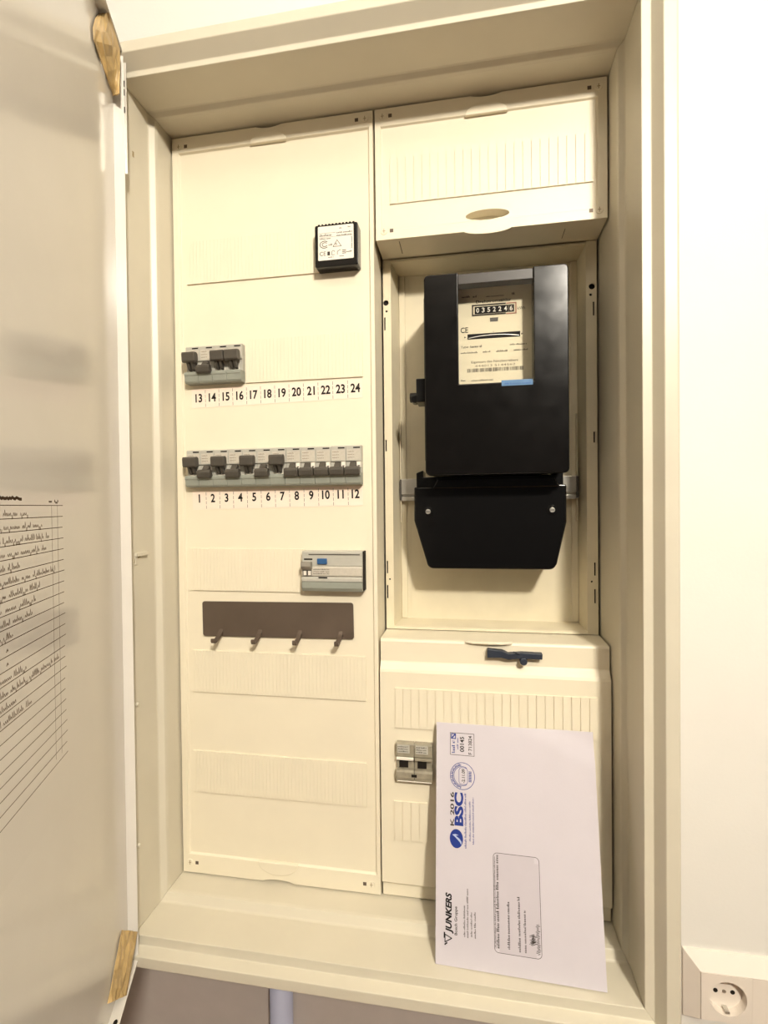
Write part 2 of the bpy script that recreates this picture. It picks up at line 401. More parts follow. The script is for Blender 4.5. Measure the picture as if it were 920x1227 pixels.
# circuit breakers
MW = 18.0
def make_breaker(up, marker):
    t = thing('circuit_breaker', '', 'circuit breaker', (0, 0, 0), 'circuit breakers on the tall cover')
    a, b = .15, MW-.15
    MB().prism([(2.5, 22.3), (-5.5, 22.3), (-6.6, 21.2), (-6.6, 4.6), (-4.6, 3.6), (-4.6, -9), (2.5, -9)], 'x', a, b).build('body', GREYL, t, .25)
    MB().prism([(2.5, -9), (-9.8, -9), (-11.2, -10.4), (-11.2, -13), (-10.4, -14), (-9.4, -20.2), (-7.6, -22.4), (2.5, -22.4)], 'x', a, b).build('shoulder', GREYG, t, .3)
    MB().box(1.2, MW-1.2, -6.75, -6.55, 5.6, 17.6).build('label', LABM, t)
    MB().box(8.6, MW-1.6, -6.95, -6.5, 18.9, 20.3).build('marker_slit', DARK, t)
    lb = MB(); rgx = random.Random(5)
    for k in range(3): fakeline(lb, (2.2, -6.8, 14.6-3.3*k), X, Z, 7.5, 1.4, rgx)
    lb.build('label_print', PRINTF, t)
    MB().box(3.6, 13.6, -4.75, -4.55, -8.6, 3.4).build('toggle_slot', WHITEP, t)
    if up:
        MB().prism([(-4.5, -7.5), (-9, -6), (-15.5, 4.5), (-10, 4.5), (-4.5, -1)], 'x', 4.4, 7.8).build('toggle_stem', TOGM, t, .4)
        MB().prism([(-4.5, -7.5), (-9, -6), (-15.5, 4.5), (-10, 4.5), (-4.5, -1)], 'x', 9.6, 13.0).build('toggle_stem', TOGM, t, .4)
        MB().prism([(-8.4, 5.0), (-9.0, 12.0), (-11.5, 13.8), (-17.2, 12.8), (-18.0, 10.5), (-17.2, 2.2), (-15, .8), (-11, 1.6)], 'x', .7, MW-.7).build('toggle', TOGM, t, .7)
    else:
        MB().prism([(-4.5, 2.8), (-8, 3.4), (-12.5, -2), (-10, -7), (-4.5, -6)], 'x', 5.0, 12.4).build('toggle_stem', TOGM, t, .4)
        MB().prism([(-8.4, -9.4), (-10.8, -3.2), (-13.0, -1.9), (-17.2, -3.6), (-17.8, -6), (-16.6, -11), (-14, -12.4), (-10, -11.6)], 'x', .7, MW-.7).build('toggle', TOGM, t, .7)
    if marker:
        w_ = MB().box(12.8, 17.4, -8.8, -4.6, -3.0, 3.6).build('white_insert', WHITEP, t, .2)
        MB().box(14.2, 16.6, -8.95, -8.7, -1.6, -.7).build('insert_mark', DARK, w_)
    return t
bp = {k: make_breaker(*k) for k in ((True, False), (False, False), (False, True))}
used = set()
WORDS = 'zero one two three four five six seven eight nine ten eleven twelve thirteen fourteen fifteen sixteen'.split()
def breaker(num, x, zc, up, marker):
    k = (up, marker); lab = f"grey circuit breaker above the printed number {WORDS[num]}, dark toggle flipped {'up' if up else 'down'}"
    if k not in used:
        used.add(k); o = bp[k]; o.location = Vector((x, 0, zc))*MM; ORG[o.name] = Vector((x, 0, zc)); o['label'] = lab; return o
    return dup(bp[k], (x, 0, zc), lab)
for i in range(12):
    n = i+1; breaker(n, 17.0+i*MW, 498.0, n in (1, 3, 5, 7), n >= 8)
for i in range(4):
    n = 13+i; breaker(n, 18.0+i*MW, 622.3, n != 14, False)
for x, zc in ((233.2, 498.0), (90.2, 622.3)):
    pass

# residual current device
rc = thing('residual_current_device', 'wide light grey residual current switch with blue test button', 'circuit breaker', (198, 0, 353))
x0, x1 = 162.2, 233.6
MB().prism([(2.5, 399.5), (-9, 399.5), (-10, 398.5), (-10, 393), (2.5, 393)], 'x', x0, x1).build('upper_shoulder', GREYL, rc, .3)
MB().prism([(2.5, 393), (-10, 393), (-10, 382.5), (-9.5, 382), (2.5, 382)], 'x', x0, x1).build('label_band', GREYL, rc, .3)
MB().prism([(2.5, 382), (-10.5, 382), (-11.6, 380.5), (-11.6, 371.5), (-10.5, 370.4), (2.5, 370.4)], 'x', x0, x1).build('body', LABM, rc, .3)
MB().prism([(2.5, 370.2), (-11.5, 370.2), (-13.2, 368.6), (-13.2, 365), (2.5, 364.6)], 'x', x0, x1).build('lower_ledge', GREYL, rc, .3)
MB().prism([(2.5, 364.6), (-12.4, 364.6), (-12.4, 357.4), (-9.6, 353.2), (2.5, 353.2)], 'x', x0, x1).build('lower_shoulder', GREYG, rc, .3)
MB().box(x0+8, x1-3, -10.25, -9.9, 395.0, 396.2).build('terminal_slit', TOGM, rc)
MB().box(x0+2.5, x0+12.5, -10.25, -9.9, 389.2, 391).build('window_slit', DARK, rc)
MB().box(x0+18.5, x0+30.2, -12.4, -9.9, 384.6, 391.2).build('test_button', BLUEB, rc, .8)
MB().prism([(-9.8, 381), (-10.8, 387.4), (-17.6, 387.8), (-18.6, 382.5), (-14.5, 378.5), (-10, 378)], 'x', x0+.8, x0+12.6).build('toggle', mat('toggle_mid_grey', (138, 132, 120), .5, .4, var=.04), rc, .7)
MB().box(x0+1.5, x0+12, -12.4, -11.5, 371.4, 378).build('toggle_slot', TOGM, rc)
MB().box(x0+2.6, x0+6, -12.9, -12.3, 372, 377).build('toggle_mark', WHITEP, rc); MB().box(x0+8, x0+11.4, -12.9, -12.3, 372, 377).build('toggle_mark', WHITEP, rc)
rp = MB(); rgx = random.Random(2)
for k in range(3): fakeline(rp, (x0+14, -11.7, 378-2.4*k), X, Z, 19, 1.3, rgx)
rp.build('rating_print', PRINTG, rc)
MB().box(x0+20.5, x0+31, -13.4, -13.1, 368.6, 370.2).build('clip_slit', DARK, rc)
MB().box(x1, x1+1.4, -8.0, 2.5, 354.5, 399.3).build('side_gap', DARK, rc)

# bell transformer
tf = thing('bell_transformer', 'small black square transformer with white rating label', 'transformer', (207, 0, 721))
MB().prism(rrect(183.3, 233.2, 721.2, 768.6, 2.2), 'y', -13.5, 2.4).build('case', BLACK, tf, .9)
for i in range(11): MB().box(187+i*4.0, 189.4+i*4.0, -13.2, -6, 768.4, 769.6).build('cooling_rib', BLACK, tf, .3)
lab = MB().prism(rrect(187.2, 228.4, 728.6, 766.6, 1.2), 'y', -13.75, -13.4).build('rating_label', WHITEP, tf)
yl = -13.85
lt = MB(); rgx = random.Random(8)
for x, z, w, h in ((209, 757.5, 18, 1.9), (209, 754.6, 18, 1.6), (189, 755.4, 14, 2.6), (189, 752.0, 13, 1.8), (212, 762.5, 3, 1.6), (222, 763, 3, 1.6), (199, 731, 6, 1.6), (212, 731.4, 6, 1.6), (220, 735.5, 6.5, 1.8), (199.5, 744.5, 4, 2.2)):
    fakeline(lt, (x, yl, z), X, Z, w, h, rgx)
for k in range(1): fakeline(lt, (226.8, yl, 739.5), Z, -X, 14, 1.4, rgx)
lt.rquad((188, yl, 758.6), X, Z, 20, .3); lt.rquad((188, yl, 753.9+4.5), X, Z, .0001, .1)
lt.rquad((188, yl, 754.2), X, Z, 39, .25)
lt.build('label_print', PRINT, tf)
tm = MB()   # triangle sign, round mark, small marks
tm.ribbon([(0, 0), (4.8, 7.2), (9.6, 0), (0, 0)], .6, (204.6, yl, 743), X, Z)
tm.ribbon([(3, 1.2), (3, 3.6), (4.2, 3.6), (4.2, 1.2)], .5, (204.6, yl, 743), X, Z)
tm.ribbon([(p[0], p[1]) for p in arc(0, 0, 5.2, 3.9, 50, 310, 14)], .8, (194.6, yl, 746.2), X, Z)
tm.ribbon([(p[0], p[1]) for p in arc(0, 0, 3.0, 2.2, 40, 330, 12)], .7, (195.0, yl, 746.2), X, Z)
tm.ribbon([(p[0], p[1]) for p in arc(0, 0, 1.7, 2.3, 20, 200, 10)] + [(-1.7, -2.4), (1.7, -2.4)], .5, (204.8, yl, 736.4), X, Z)
tm.ribbon([(0, 0), (0, 3.4), (2.2, 4.8), (3.8, 5.0)], .6, (209.6, yl, 733.8), X, Z)
tm.box(198, 201, yl, yl+.02, 733.6, 738)
for i in range(3): tm.box(215.2, 219.6, yl, yl+.02, 734.4+1.7*i, 735.2+1.7*i)
tm.build('label_symbols', PRINTG, tf)
text('ce_mark', 'CE', tf, (189, yl, 733.8), X, Z, 4.6, PRINT, width=7.2)

# key rack
kr = thing('key_rack', 'flat brown grey metal strip with four small hooks', 'key rack', (125, 2.6, 295))
a_ = math.radians(.65)
def kp(x, z): return (125+(x-125)*math.cos(a_)-(z-316)*math.sin(a_), 316+(x-125)*math.sin(a_)+(z-316)*math.cos(a_))
MB().prism([kp(*q) for q in rrect(31, 220, 295.2, 337.6, 3, 4)], 'y', .2, 1.6).build('back_strip', RACKM, kr, .3)
for x in (55, 105, 155, 204.5):
    zz = kp(x, 299)[1]
    pr_ = [(.3, zz+5.5), (.3, zz-1.5), (-9, zz-5.2), (-15, zz-7.4), (-19, zz-7.2), (-20.5, zz-4.6), (-20.3, zz-1.8), (-18.2, zz-1.6), (-18.0, zz-4.6), (-15, zz-5.0), (-9, zz-2.4), (-2, zz+2)]
    hk = MB().prism(pr_, 'x', x-2.6, x+2.6); hk.build('hook', RACKM, kr, .5)

# upper terminal cover
tc_ = thing('upper_terminal_cover', 'short cream cover above the black meter with a grooved strip', 'cover plate', (375, 25, 752))
cut = MB().frustum(258.5, 489, 764, 878.5, 2.2, -1.2, 2.0)
cut.prism(arc(375, 903.5, 21, 6.5, 180, 360, 14), 'y', -2, 60)
cut.prism(arc(375.5, 769.6, 23.5, 6.0, 0, 180, 16)[:-1] + arc(375.5, 769.6, 23.5, 5.0, 180, 360, 16)[:-1], 'y', -2, 16)
MB().box(251.2, 499.8, 0, 45, 752, 899.5).build('panel', COVM, tc_, .6, cut=cut)
MB().prism(arc(375.5, 752.4, 26, 5.2, 180, 360, 18), 'y', -1.6, 3).build('grip_lip', COVM, tc_, .8)
MB().prism(halfell(375, 877.5, 23, 12.5, True), 'y', -2.0, 2.3).build('grip_tongue', COVM, tc_, 1.2, 3)
seg_strip(tc_, 267.5, 486, 792, 844, 2.2, 24)
for x, z, sx in ((260.2, 890.6, 268.9), (491.2, 890, 482), (260.7, 761.8, 269.3), (491.4, 761.2, 483)): screw(tc_, x, z, 0, sx)
MB().box(276.8, 277.6, 6, 34, 751.7, 752.1).build('seam', RACKM, tc_)
MB().box(459, 459.6, 14, 34, 751.7, 752.1).build('seam', RACKM, tc_)

# meter tray
ty = thing('meter_tray', 'recessed cream metal tray that the black meter is mounted in', 'tray', (375, 70, 299))
fl = [('L', 251.3, 261), ('R', 487.2, 499.2)]
cutL, cutR = MB(), MB()
for x, zs in ((253.1, ((666, 682), (517.8, 532), (367.3, 382.8), (336.3, 352.9))), (495.7, ((666.3, 682.5), (521, 533.6), (367.4, 382.8), (335.5, 352)))):
    for a, b in zs: (cutL if x < 375 else cutR).box(x-.9, x+.9, 40, 50, a, b)
for x, z, r in ((254.8, 699.3, 3.4), (255.4, 689.1, 1.5), (256, 360.2, 1.2), (493.9, 699.7, 3.4), (492.5, 690.4, 1.6), (492.2, 360.6, 1.2)): (cutL if x < 375 else cutR).cyl((x, z), 'y', r, 40, 50, 18)
MB().box(251.3, 261, 45, 46.5, 299.2, 751.5).build('flange', TRAYM, ty, 0, cut=cutL)
MB().box(487.2, 499.2, 45, 46.5, 299.2, 751.5).build('flange', TRAYM, ty, 0, cut=cutR)
MB().loft([(259.6,46.5,299.2),(261,46.5,299.2),(266.4,80,299.2),(265,80,299.2)], [(259.6,46.5,751.5),(261,46.5,751.5),(266.4,80,751.5),(265,80,751.5)]).build('tray_side', TRAYM, ty)
MB().loft([(487.2,46.5,299.2),(488.6,46.5,299.2),(485.8,80,299.2),(484.4,80,299.2)], [(487.2,46.5,751.5),(488.6,46.5,751.5),(485.8,80,751.5),(484.4,80,751.5)]).build('tray_side', TRAYM, ty)
MB().prism([(43, 301), (46, 302.6), (80, 305.2), (80, 302), (43, 299.4)], 'x', 261, 487.2).build('tray_lip', TRAYM, ty, .4)
MB().prism([(45, 748), (80, 745), (80, 748), (45, 751)], 'x', 261, 487.2).build('tray_lip', TRAYM, ty, .4)
MB().box(258, 492, 80, 82, 299.2, 751.5).build('tray_back', TRAYM, ty)
MB().box(266.5, 274, 77.6, 80, 306, 745).build('raised_rim', TRAYM, ty, .5); MB().box(476.5, 484.3, 77.6, 80, 306, 745).build('raised_rim', TRAYM, ty, .5)
MB().box(278.2, 279, 79.6, 80.1, 306, 745).build('seam', TRAYM, ty)
MB().box(481.5, 482.6, 70, 79, 430, 560).build('guide_strip', TRAYM, ty, .2)
MB().box(266.8, 267.8, 70, 79, 430, 560).build('guide_strip', TRAYM, ty, .2)
# dark blanks behind the slots
for x, a, b in ((253.5, 330, 706), (495, 330, 706)): MB().box(x-2.8, x+3, 48, 52, a, b).build('slot_backing', DARK, ty)
rl_ = thing('mounting_rail', 'zinc plated rail crossing the tray behind the meter', 'rail', (375, 72, 456))
MB().prism([(79, 484.5), (68.5, 484.5), (68.5, 464.8), (72.5, 464.8), (72.5, 462.6), (69.5, 461.8), (69.5, 456.6), (79, 456.6)], 'x', 268.5, 480.5).build('rail', STEEL, rl_, .4)
MB().box(480.5, 483.2, 67.8, 77.4, 458, 484).build('end_stop', TOGM, rl_); MB().box(266.6, 268.5, 67.8, 77.4, 458, 484).build('end_stop', TOGM, rl_)

# electricity meter
em = thing('electricity_meter', 'black electricity meter with counter window and tapered terminal cover', 'meter', (380, 30, 377))
FX0, FX1, FZ0, FZ1, FY = 306.8, 456.2, 483.3, 699.0, -20.0
outer = (arc(FX1-5, FZ1-5, 5, 5, 0, 90, 5) + [(421, FZ1), (421, 580.2), (343.4, 580.2), (343.4, FZ1)] + arc(FX0+5, FZ1-5, 5, 5, 90, 180, 5) +
         arc(FX0+5, FZ0+5, 5, 5, 180, 270, 5) + arc(FX1-5, FZ0+5, 5, 5, 270, 360, 5))
MB().prism(outer, 'y', FY, -4).build('front_shell', BLACK, em, 1.2, 3)
MB().box(343.3, 421.1, FY+2.4, -4, 687.4, FZ1-.8).build('window_header', mat('black_header', (52, 47, 44), .4, .4, var=.08, vscale=90), em, .4)
MB().prism(rrect(FX0+1, FX1-1, FZ0+2, FZ1-1, 5), 'y', -5, 52).build('housing', BLACK, em, 0, cut=MB().box(340, 427, -30, 10.5, 578, 697.4))
MB().prism(rrect(303, 460, 500, 694, 4), 'y', 20, 66).build('base_box', BLACK, em, 1)
dial = MB().box(341.5, 423.0, -11.4, -10.2, 579.4, 688.3).build('dial_plate', DIALM, em)
MB().box(343.5, 420.9, -17.0, -16.0, 580.4, 687.3).build('window_pane', GLASS, em)
dy = -11.55
d_ = MB()
# register frame
for a in ((357.9, 393.5, 665.2, 666.6), (357.9, 393.5, 654.6, 656.0), (357.9, 359.3, 654.6, 666.6)): d_.box(a[0], a[1], dy-.3, dy+.1, a[2], a[3])
d_.build('register_frame', PRINTG, dial)
d_ = MB()
for a in ((394, 404.6, 665.4, 666.4), (394, 404.6, 654.4, 655.4), (403.4, 404.6, 654.4, 666.4)): d_.box(a[0], a[1], dy-.3, dy+.1, a[2], a[3])
d_.build('register_frame', mat('red_print', (176, 122, 104), .6, .3, var=0), dial)
MB().box(360.8, 396, dy-.2, dy+.1, 656.5, 664.2).build('register_window', PRINT, dial); MB().box(396.2, 402.2, dy-.2, dy+.1, 656.5, 664.2).build('register_window', PRINTG, dial)
for i, ch in enumerate('0352246'): text('digit', ch, dial, (364.0+5.85*i, dy-.3, 658.0), X, Z, 4.8, WHITEP, width=3.0, bold=.12, align='CENTER')
text('title', 'Drehstromz\u00e4hler', dial, (362.3, dy, 668.2), X, Z, 2.9, PRINTG, width=37, bold=.1)
text('unit', 'kWh', dial, (405.6, dy, 658.3), X, Z, 3.2, PRINTG, width=8)
text('ce_mark', 'CE', dial, (345.6, dy, 637.4), X, Z, 5.6, PRINT, width=8, bold=.12)
MB().prism([(377, 647.4), (385.3, 647.4), (385.5, 651.6), (376.8, 651.6)], 'y', dy-.2, dy+.1).build('small_window', TOGM, dial)
ds = MB().box(352.9, 408.3, dy-.15, dy+.1, 629.8, 635.4).build('disc_slot', PRINT, dial)
MB().ribbon([(p[0], p[1]) for p in arc(380.6, 610.2, 60, 23.2, 116, 64, 16)], .6, (0, dy-.22, 0), X, Z).build('disc_edge', STEEL, dial)
dt = MB(); rgx = random.Random(4)
dt.rquad((380.2, dy, 635.8), X, Z, .4, 1.6); dt.prism([(349.6, 631.4), (351.6, 632.4), (349.6, 633.4)], 'y', dy, dy+.1); dt.prism([(409.4, 631.4), (411.4, 632.4), (409.4, 633.4)], 'y', dy, dy+.1)
for x, z, w, h in ((356, 620.8, 12, 2.4), (397.4, 621, 17.5, 1.7), (345.6, 614.8, 18, 1.8), (369, 614.8, 8, 1.8), (383.2, 614.6, 11.6, 1.9), (401.6, 614.9, 14.5, 1.6), (345.4, 585, 5, 1.9), (356.6, 584.6, 23, 1.7), (347, 675, 9, 2), (358.5, 674.6, 4.5, 2.4), (373, 674, 18.5, 1.4), (400, 674.4, 3, 2.4)):
    fakeline(dt, (x, dy, z), X, Z, w, h, rgx)
dt.build('rating_print', PRINTG, dial)
text('type_print', 'Type', dial, (345.6, dy, 620.9), X, Z, 2.3, PRINTG, width=8)
text('owner_print', 'Eigentum des Netzbetreibers', dial, (356.8, dy, 603.9), X, Z, 2.5, PRINTG, width=49)
text('number_print', '444013 5144562', dial, (360.5, dy, 599.6), X, Z, 2.3, PRINTF, width=42.5)
bc = MB(); x = 352.4
while x < 410.6:
    w = rgx.choice((.35, .35, .7)); bc.rquad((x, dy, 594.2), X, Z, w, 4.0); x += w+rgx.choice((.4, .4, .8))
bc.build('barcode', PRINTG, dial)
sk = MB().box(388, 420, FY-.3, FY+.1, 576.0, 580.2); sk.box(388, 420, -17.4, -17.0, 580.2, 582.6); sk = sk.build('sticker', STICK, em)
st2 = MB(); fakeline(st2, (391, FY-.35, 577.2), X, Z, 27, 1.9, rgx); st2.build('sticker_print', mat('blue_ink', (52, 92, 150), .6, .3, var=0), em)
kd = (564.1+8)/(564.1-11.5)-1      # the dial sits deep behind the window, drawn a little larger to fill it
dial.scale = (1+kd, 1, 1+kd); dial.location = (27.1*kd*MM, 19.5*MM, -74.1*kd*MM)
# seal knob on the left flank
kb = MB().cyl((4, 573), 'x', 5.5, 288, 304, 18, 5.5); kb.box(296, 306, -6, 22, 566, 592); kb.build('seal_knob', BLACKG, em, .8)
MB().cyl((293.6, 570.5), 'y', 4.4, -2, 12, 16).build('seal_screw', BLACKG, em, .8)
# terminal cover
tcp = [(290, 472), (460.4, 472.6), (460.3, 431), (449.5, 383)] + arc(441, 384.4, 8, 7.4, 340, 270, 5) + arc(312, 384.4, 8, 7.4, 270, 200, 5) + [(289.6, 433)]
MB().prism(tcp, 'y', 20, 66).build('terminal_cover', BLACKG, em, 1.5, 3)
MB().prism([(292, 471), (292, 489), (300, 492), (300, 484), (450, 484), (450, 488), (458, 488), (458, 471)], 'y', 26, 64).build('neck', BLACKG, em, .8)
MB().prism([(312, 470), (318, 480.5), (446, 480.5), (452, 470)], 'y', 12, 40).build('neck_step', BLACKG, em, .8)
for x, z in ((306.1, 443.5), (444.6, 444.2)):
    MB().cyl((x, z), 'y', 5.4, 20.5, 18.6, 20).build('screw_boss', BLACKG, em, .4)
    s_ = MB().cyl((x, z), 'y', 2.9, 19, 17.2, 18).build('cover_screw', STEEL, em, .3)
    MB().box(x-2.4, x+2.4, 17.1, 17.25, z-.4, z+.4).build('screw_slot', DARK, s_)
MB().prism([(x_, z_) for x_, z_ in ((305, 427), (309, 424), (313, 428), (313, 434), (309, 436))], 'y', 19.6, 20.1).build('rubbed_spot', BLACK, em)

# lower terminal cover
lc = thing('lower_terminal_cover', 'cream cover below the meter with grooved strip, behind the envelope', 'cover plate', (375, 25, .5))
prof_l = [(45, .5), (2, .5), (1.2, 1.5), (1.2, 18.2), (-4, 19.2), (-5.0, 20.5), (-5.0, 262), (-4, 265), (1.0, 271.5), (1.6, 273), (1.2, 295.2), (2.4, 297.4), (5, 298.2), (45, 298.6)]
MB().prism(prof_l, 'x', 251.2, 499.8).build('panel', COVM, lc, .5)
seg_strip(lc, 268.5, 486.3, 199.3, 244.6, -5.0, 24)
seg_strip(lc, 266.2, 304.5, 70.9, 115.8, -5.0, 4)
gl = MB().prism([(373+p[0], p[1]) for p in arc(0, 1, 26, 3.6, 0, 180, 16)] + [(373+p[0], p[1]) for p in arc(0, 1, 26, 5.0, 180, 360, 16)][1:-1], 'z', 296.6, 299.6)
gl.build('grip_lip', COVM, lc, .7)
MB().cyl((372.5, 286.5), 'y', 5.2, 1.4, .2, 24).build('lever_seat', COVM, lc, .3)
lv = MB().prism([(371.5, 283.0), (386, 283.6), (394, 281.8), (408, 283.4), (429.5, 283.2), (429.8, 289.4), (408, 289.8), (394, 288.4), (388, 291.4), (371.5, 292.4)], 'y', -7, .8)
lv = lv.build('lever', LEVM, lc, .6)
lk = MB().cyl((409.8, 280.8), 'y', 3.9, -9.5, .8, 20); lk.build('lever_pin', LEVM, lc, .6)
MB().prism([(399, 290.6), (406, 288.2), (406.4, 288.9), (399.2, 291.4)], 'y', -8.2, -6.8).build('seal_wire', LEVM, lc)

# two-pole main switch in clear plastic
ms = thing('main_switch', 'two pole switch in smoky clear plastic beside the envelope', 'switch', (288, -5, 141))
for k in range(2):
    xa = 270+20.5*k
    MB().prism([(-5.05, 185), (-12, 185), (-13, 184), (-13, 170.5), (-11, 169.4), (-5.05, 169.4)], 'x', xa+.2, xa+20.3).build('clear_top', CLEAR, ms, .4)
    MB().prism([(-5.05, 155.6), (-13, 155.6), (-15, 154), (-15, 148), (-12.4, 141.6), (-5.05, 141.6)], 'x', xa+.2, xa+20.3).build('clear_foot', CLEAR, ms, .4)
    MB().box(xa+.2, xa+20.3, -9, -5.05, 155.6, 169.4).build('body', CLEAR, ms, .3)
    MB().box(xa+3.5, xa+13.5, -10.5, -8.9, 157, 165.6).build('toggle_opening', DARK, ms, .3)
    MB().box(xa+1.6, xa+15.5, -13.25, -12.95, 174.5, 183.6).build('type_label', GREYL, ms)
    fp = MB(); rgx = random.Random(20+k)
    for j in range(3): fakeline(fp, (xa+2.2, -13.3, 181-2.6*j), X, Z, 11.5, 1.5, rgx)
    fp.build('type_print', PRINTG, ms)
    MB().box(xa+.6, xa+19.9, -14.6, -12.9, 167.0, 170.2).build('clear_ridge', WHITEP if k == 0 else CLEAR, ms, .5)
MB().box(287.5, 293.5, -15.3, -14.9, 149.0, 152.2).build('clip_slot', DARK, ms)
MB().box(271.4, 309.5, -13.2, -9, 142.3, 143.6).build('foot_edge', WHITEP, ms, .2)

# ------------------------------------------------------------------ envelope
TLp, TRp, BRp, BLp = [Vector(v)*1000 for v in ((0.3141, -0.0155, 0.2112), (0.4759, -0.0214, 0.2138), (0.4777, -0.0707, -0.0098), (0.3158, -0.0648, -0.0110))]
ex = (BRp-BLp).normalized(); ez0 = (TLp-BLp); ez = (ez0-ex*ez0.dot(ex)).normalized(); ey = ez.cross(ex)   # ey points into the cabinet
en = thing('envelope', 'white window envelope with blue franking leaning in the cabinet bottom', 'envelope', BLp)
en.matrix_world = Matrix(((ex.x, ey.x, ez.x, BLp.x*MM), (ex.y, ey.y, ez.y, BLp.y*MM), (ex.z, ey.z, ez.z, BLp.z*MM), (0, 0, 0, 1)))
EW, EH, TH = 162.0, 229.0, 2.6
def eoff(x, z):   # y offset of the front sheet (negative = towards the viewer)
    b = -1.1*math.sin(math.pi*x/EW)*math.sin(math.pi*z/EH)
    t = min(1.0, max(0.0, (x*.42 + (z-EH) - 32)/26)); t = t*t*(3-2*t)
    return b + 3.4*t
mb = MB(); NX, NZ = 48, 66
fr = [[mb.bm.verts.new((EW*i/NX, eoff(EW*i/NX, EH*j/NZ), EH*j/NZ)) for i in range(NX+1)] for j in range(NZ+1)]
def edge(i, j): return i in (0, NX) or j in (0, NZ)
bk = [[mb.bm.verts.new((EW*i/NX, eoff(EW*i/NX, EH*j/NZ)+(.5 if edge(i, j) else TH), EH*j/NZ)) for i in range(NX+1)] for j in range(NZ+1)]
for j in range(NZ):
    for i in range(NX):
        mb.bm.faces.new((fr[j][i], fr[j][i+1], fr[j+1][i+1], fr[j+1][i])); mb.bm.faces.new((bk[j][i], bk[j+1][i], bk[j+1][i+1], bk[j][i+1]))
for i in range(NX): mb.bm.faces.new((fr[0][i], bk[0][i], bk[0][i+1], fr[0][i+1])); mb.bm.faces.new((fr[NZ][i], fr[NZ][i+1], bk[NZ][i+1], bk[NZ][i]))
for j in range(NZ): mb.bm.faces.new((fr[j][0], fr[j+1][0], bk[j+1][0], bk[j][0])); mb.bm.faces.new((fr[j][NX], bk[j][NX], bk[j+1][NX], fr[j+1][NX]))
mb.build('paper', ENVM, en, local=True, smooth=True).data.set_sharp_from_angle(angle=math.radians(40))
def conform(o, lift=.12):   # lay flat print on the slightly bulging paper
    for v in o.data.vertices: v.co.y = (eoff(v.co.x/MM, v.co.z/MM) - lift)*MM + v.co.y
    return o
ER, EU = Z, -X      # reading direction up the sheet, capitals point to its left side
def etext(name, s, x, z, h, w, mt, bold=0, shear=0):    # x = baseline, z = start
    return conform(text(name, s, en, (x, 0, z), ER, EU, h, mt, width=w, bold=bold, local=True, shear=shear))
def efake(name, lines, mt, sd):
    mb = MB(); rg_ = random.Random(sd)
    for x, z0, z1, h in lines: fakeline(mb, (x, 0, z0), ER, EU, z1-z0, h, rg_)
    return conform(mb.build(name, mt, en, local=True))
def eline(name, pts, w, mt, close=False):
    if close: pts = pts+[pts[0]]
    q = []
    for a, b in zip(pts, pts[1:]):
        n = max(1, int(math.dist(a, b)/8)); q += [(a[0]+(b[0]-a[0])*i/n, a[1]+(b[1]-a[1])*i/n) for i in range(n)]
    q.append(pts[-1])
    return conform(MB().ribbon(q, w, (0, 0, 0), X, Z).build(name, mt, en, local=True))
eline('franking_frame', [(15, 219.3), (40.3, 219.3), (40.3, 197.2), (15, 197.2)], .5, PRINTG, True)
etext('franking_value', '00145', 29.6, 200.6, 4.2, 15.2, PRINT, .12)
etext('franking_number', 'F 713824', 38.0, 198.6, 3.6, 18.6, PRINTG, .08)
efake('franking_print', [(19.8, 199, 211, 3.2), (23.6, 203, 208, 1.8), (23.6, 209.5, 214.5, 1.8)], BLUE, 31)
mb = MB()
mb.ribbon([(16.2, 213.5), (16.2, 218.3), (20.6, 218.3), (20.6, 213.5), (16.2, 213.5)], .9, (0, 0, 0), X, Z); mb.ribbon([(17, 214.5), (20, 217.5)], 1.2, (0, 0, 0), X, Z)
conform(mb.build('post_emblem', BLUE, en, local=True))
eline('postmark_ring', arc(27.8, 176.7, 12.8, 13.2, 0, 360, 40), .6, BLUE)
eline('postmark_ring', arc(27.8, 176.7, 9.0, 9.4, 60, 300, 30), .5, BLUE)
eline('postmark_panel', [(p[0], p[1]) for p in rrect(24.2, 33.2, 168.5, 185, 3, 4)], .45, BLUE, True)
etext('postmark_date', '-2.11.09', 30.4, 170, 3.2, 13.6, PRINTG, .1)
mb = MB(); rg_ = random.Random(9)
for k in range(26):
    a = math.radians(100+160*k/25); c_ = Vector((27.8+10.9*math.cos(a), 0, 176.7+11.2*math.sin(a))); rd = Vector((math.cos(a), 0, math.sin(a))); tn = Vector((-rd.z, 0, rd.x))
    mb.rquad(c_-rd*1.1-tn*.4, tn, rd, .8, 2.2 if k % 3 else 1.4)
for k in range(9):
    mb.rquad(Vector((34.4, 0, 171.5+1.2*k)), Z, X, .7, 3.0)
conform(mb.build('postmark_lettering', BLUE, en, local=True))
etext('slogan', 'K 2016', 18.8, 127.8, 3.7, 32.5, PRINTG, .12)
etext('logo_lettering', 'BSC', 28.0, 128.4, 8.2, 32.0, BLUE, .55)
conform(MB().prism(arc(21.3, 116, 6.9, 9.0, 0, 360, 30)[:-1], 'y', 0, .05).build('logo_disc', BLUE, en, local=True))
conform(MB().prism([(17, 119.5), (20, 117.5), (24.5, 113.5), (26.4, 110.6), (26.8, 113.4), (24.4, 116.4), (20.6, 118.6), (23.6, 119.6), (20, 120.4)], 'y', 0, .03).build('logo_swoosh', mat('pale_blue_print', (170, 182, 214), .7, .2, var=0), en, local=True), .2)
efake('logo_small_print', [(31.6, 108, 160, 1.9), (36.0, 115, 153, 1.6), (39.4, 112.4, 157, 1.5)], BLUE, 12)
etext('sender_name', 'JUNKERS', 16.0, 28.9, 5.6, 36.2, PRINT, .35, .2)
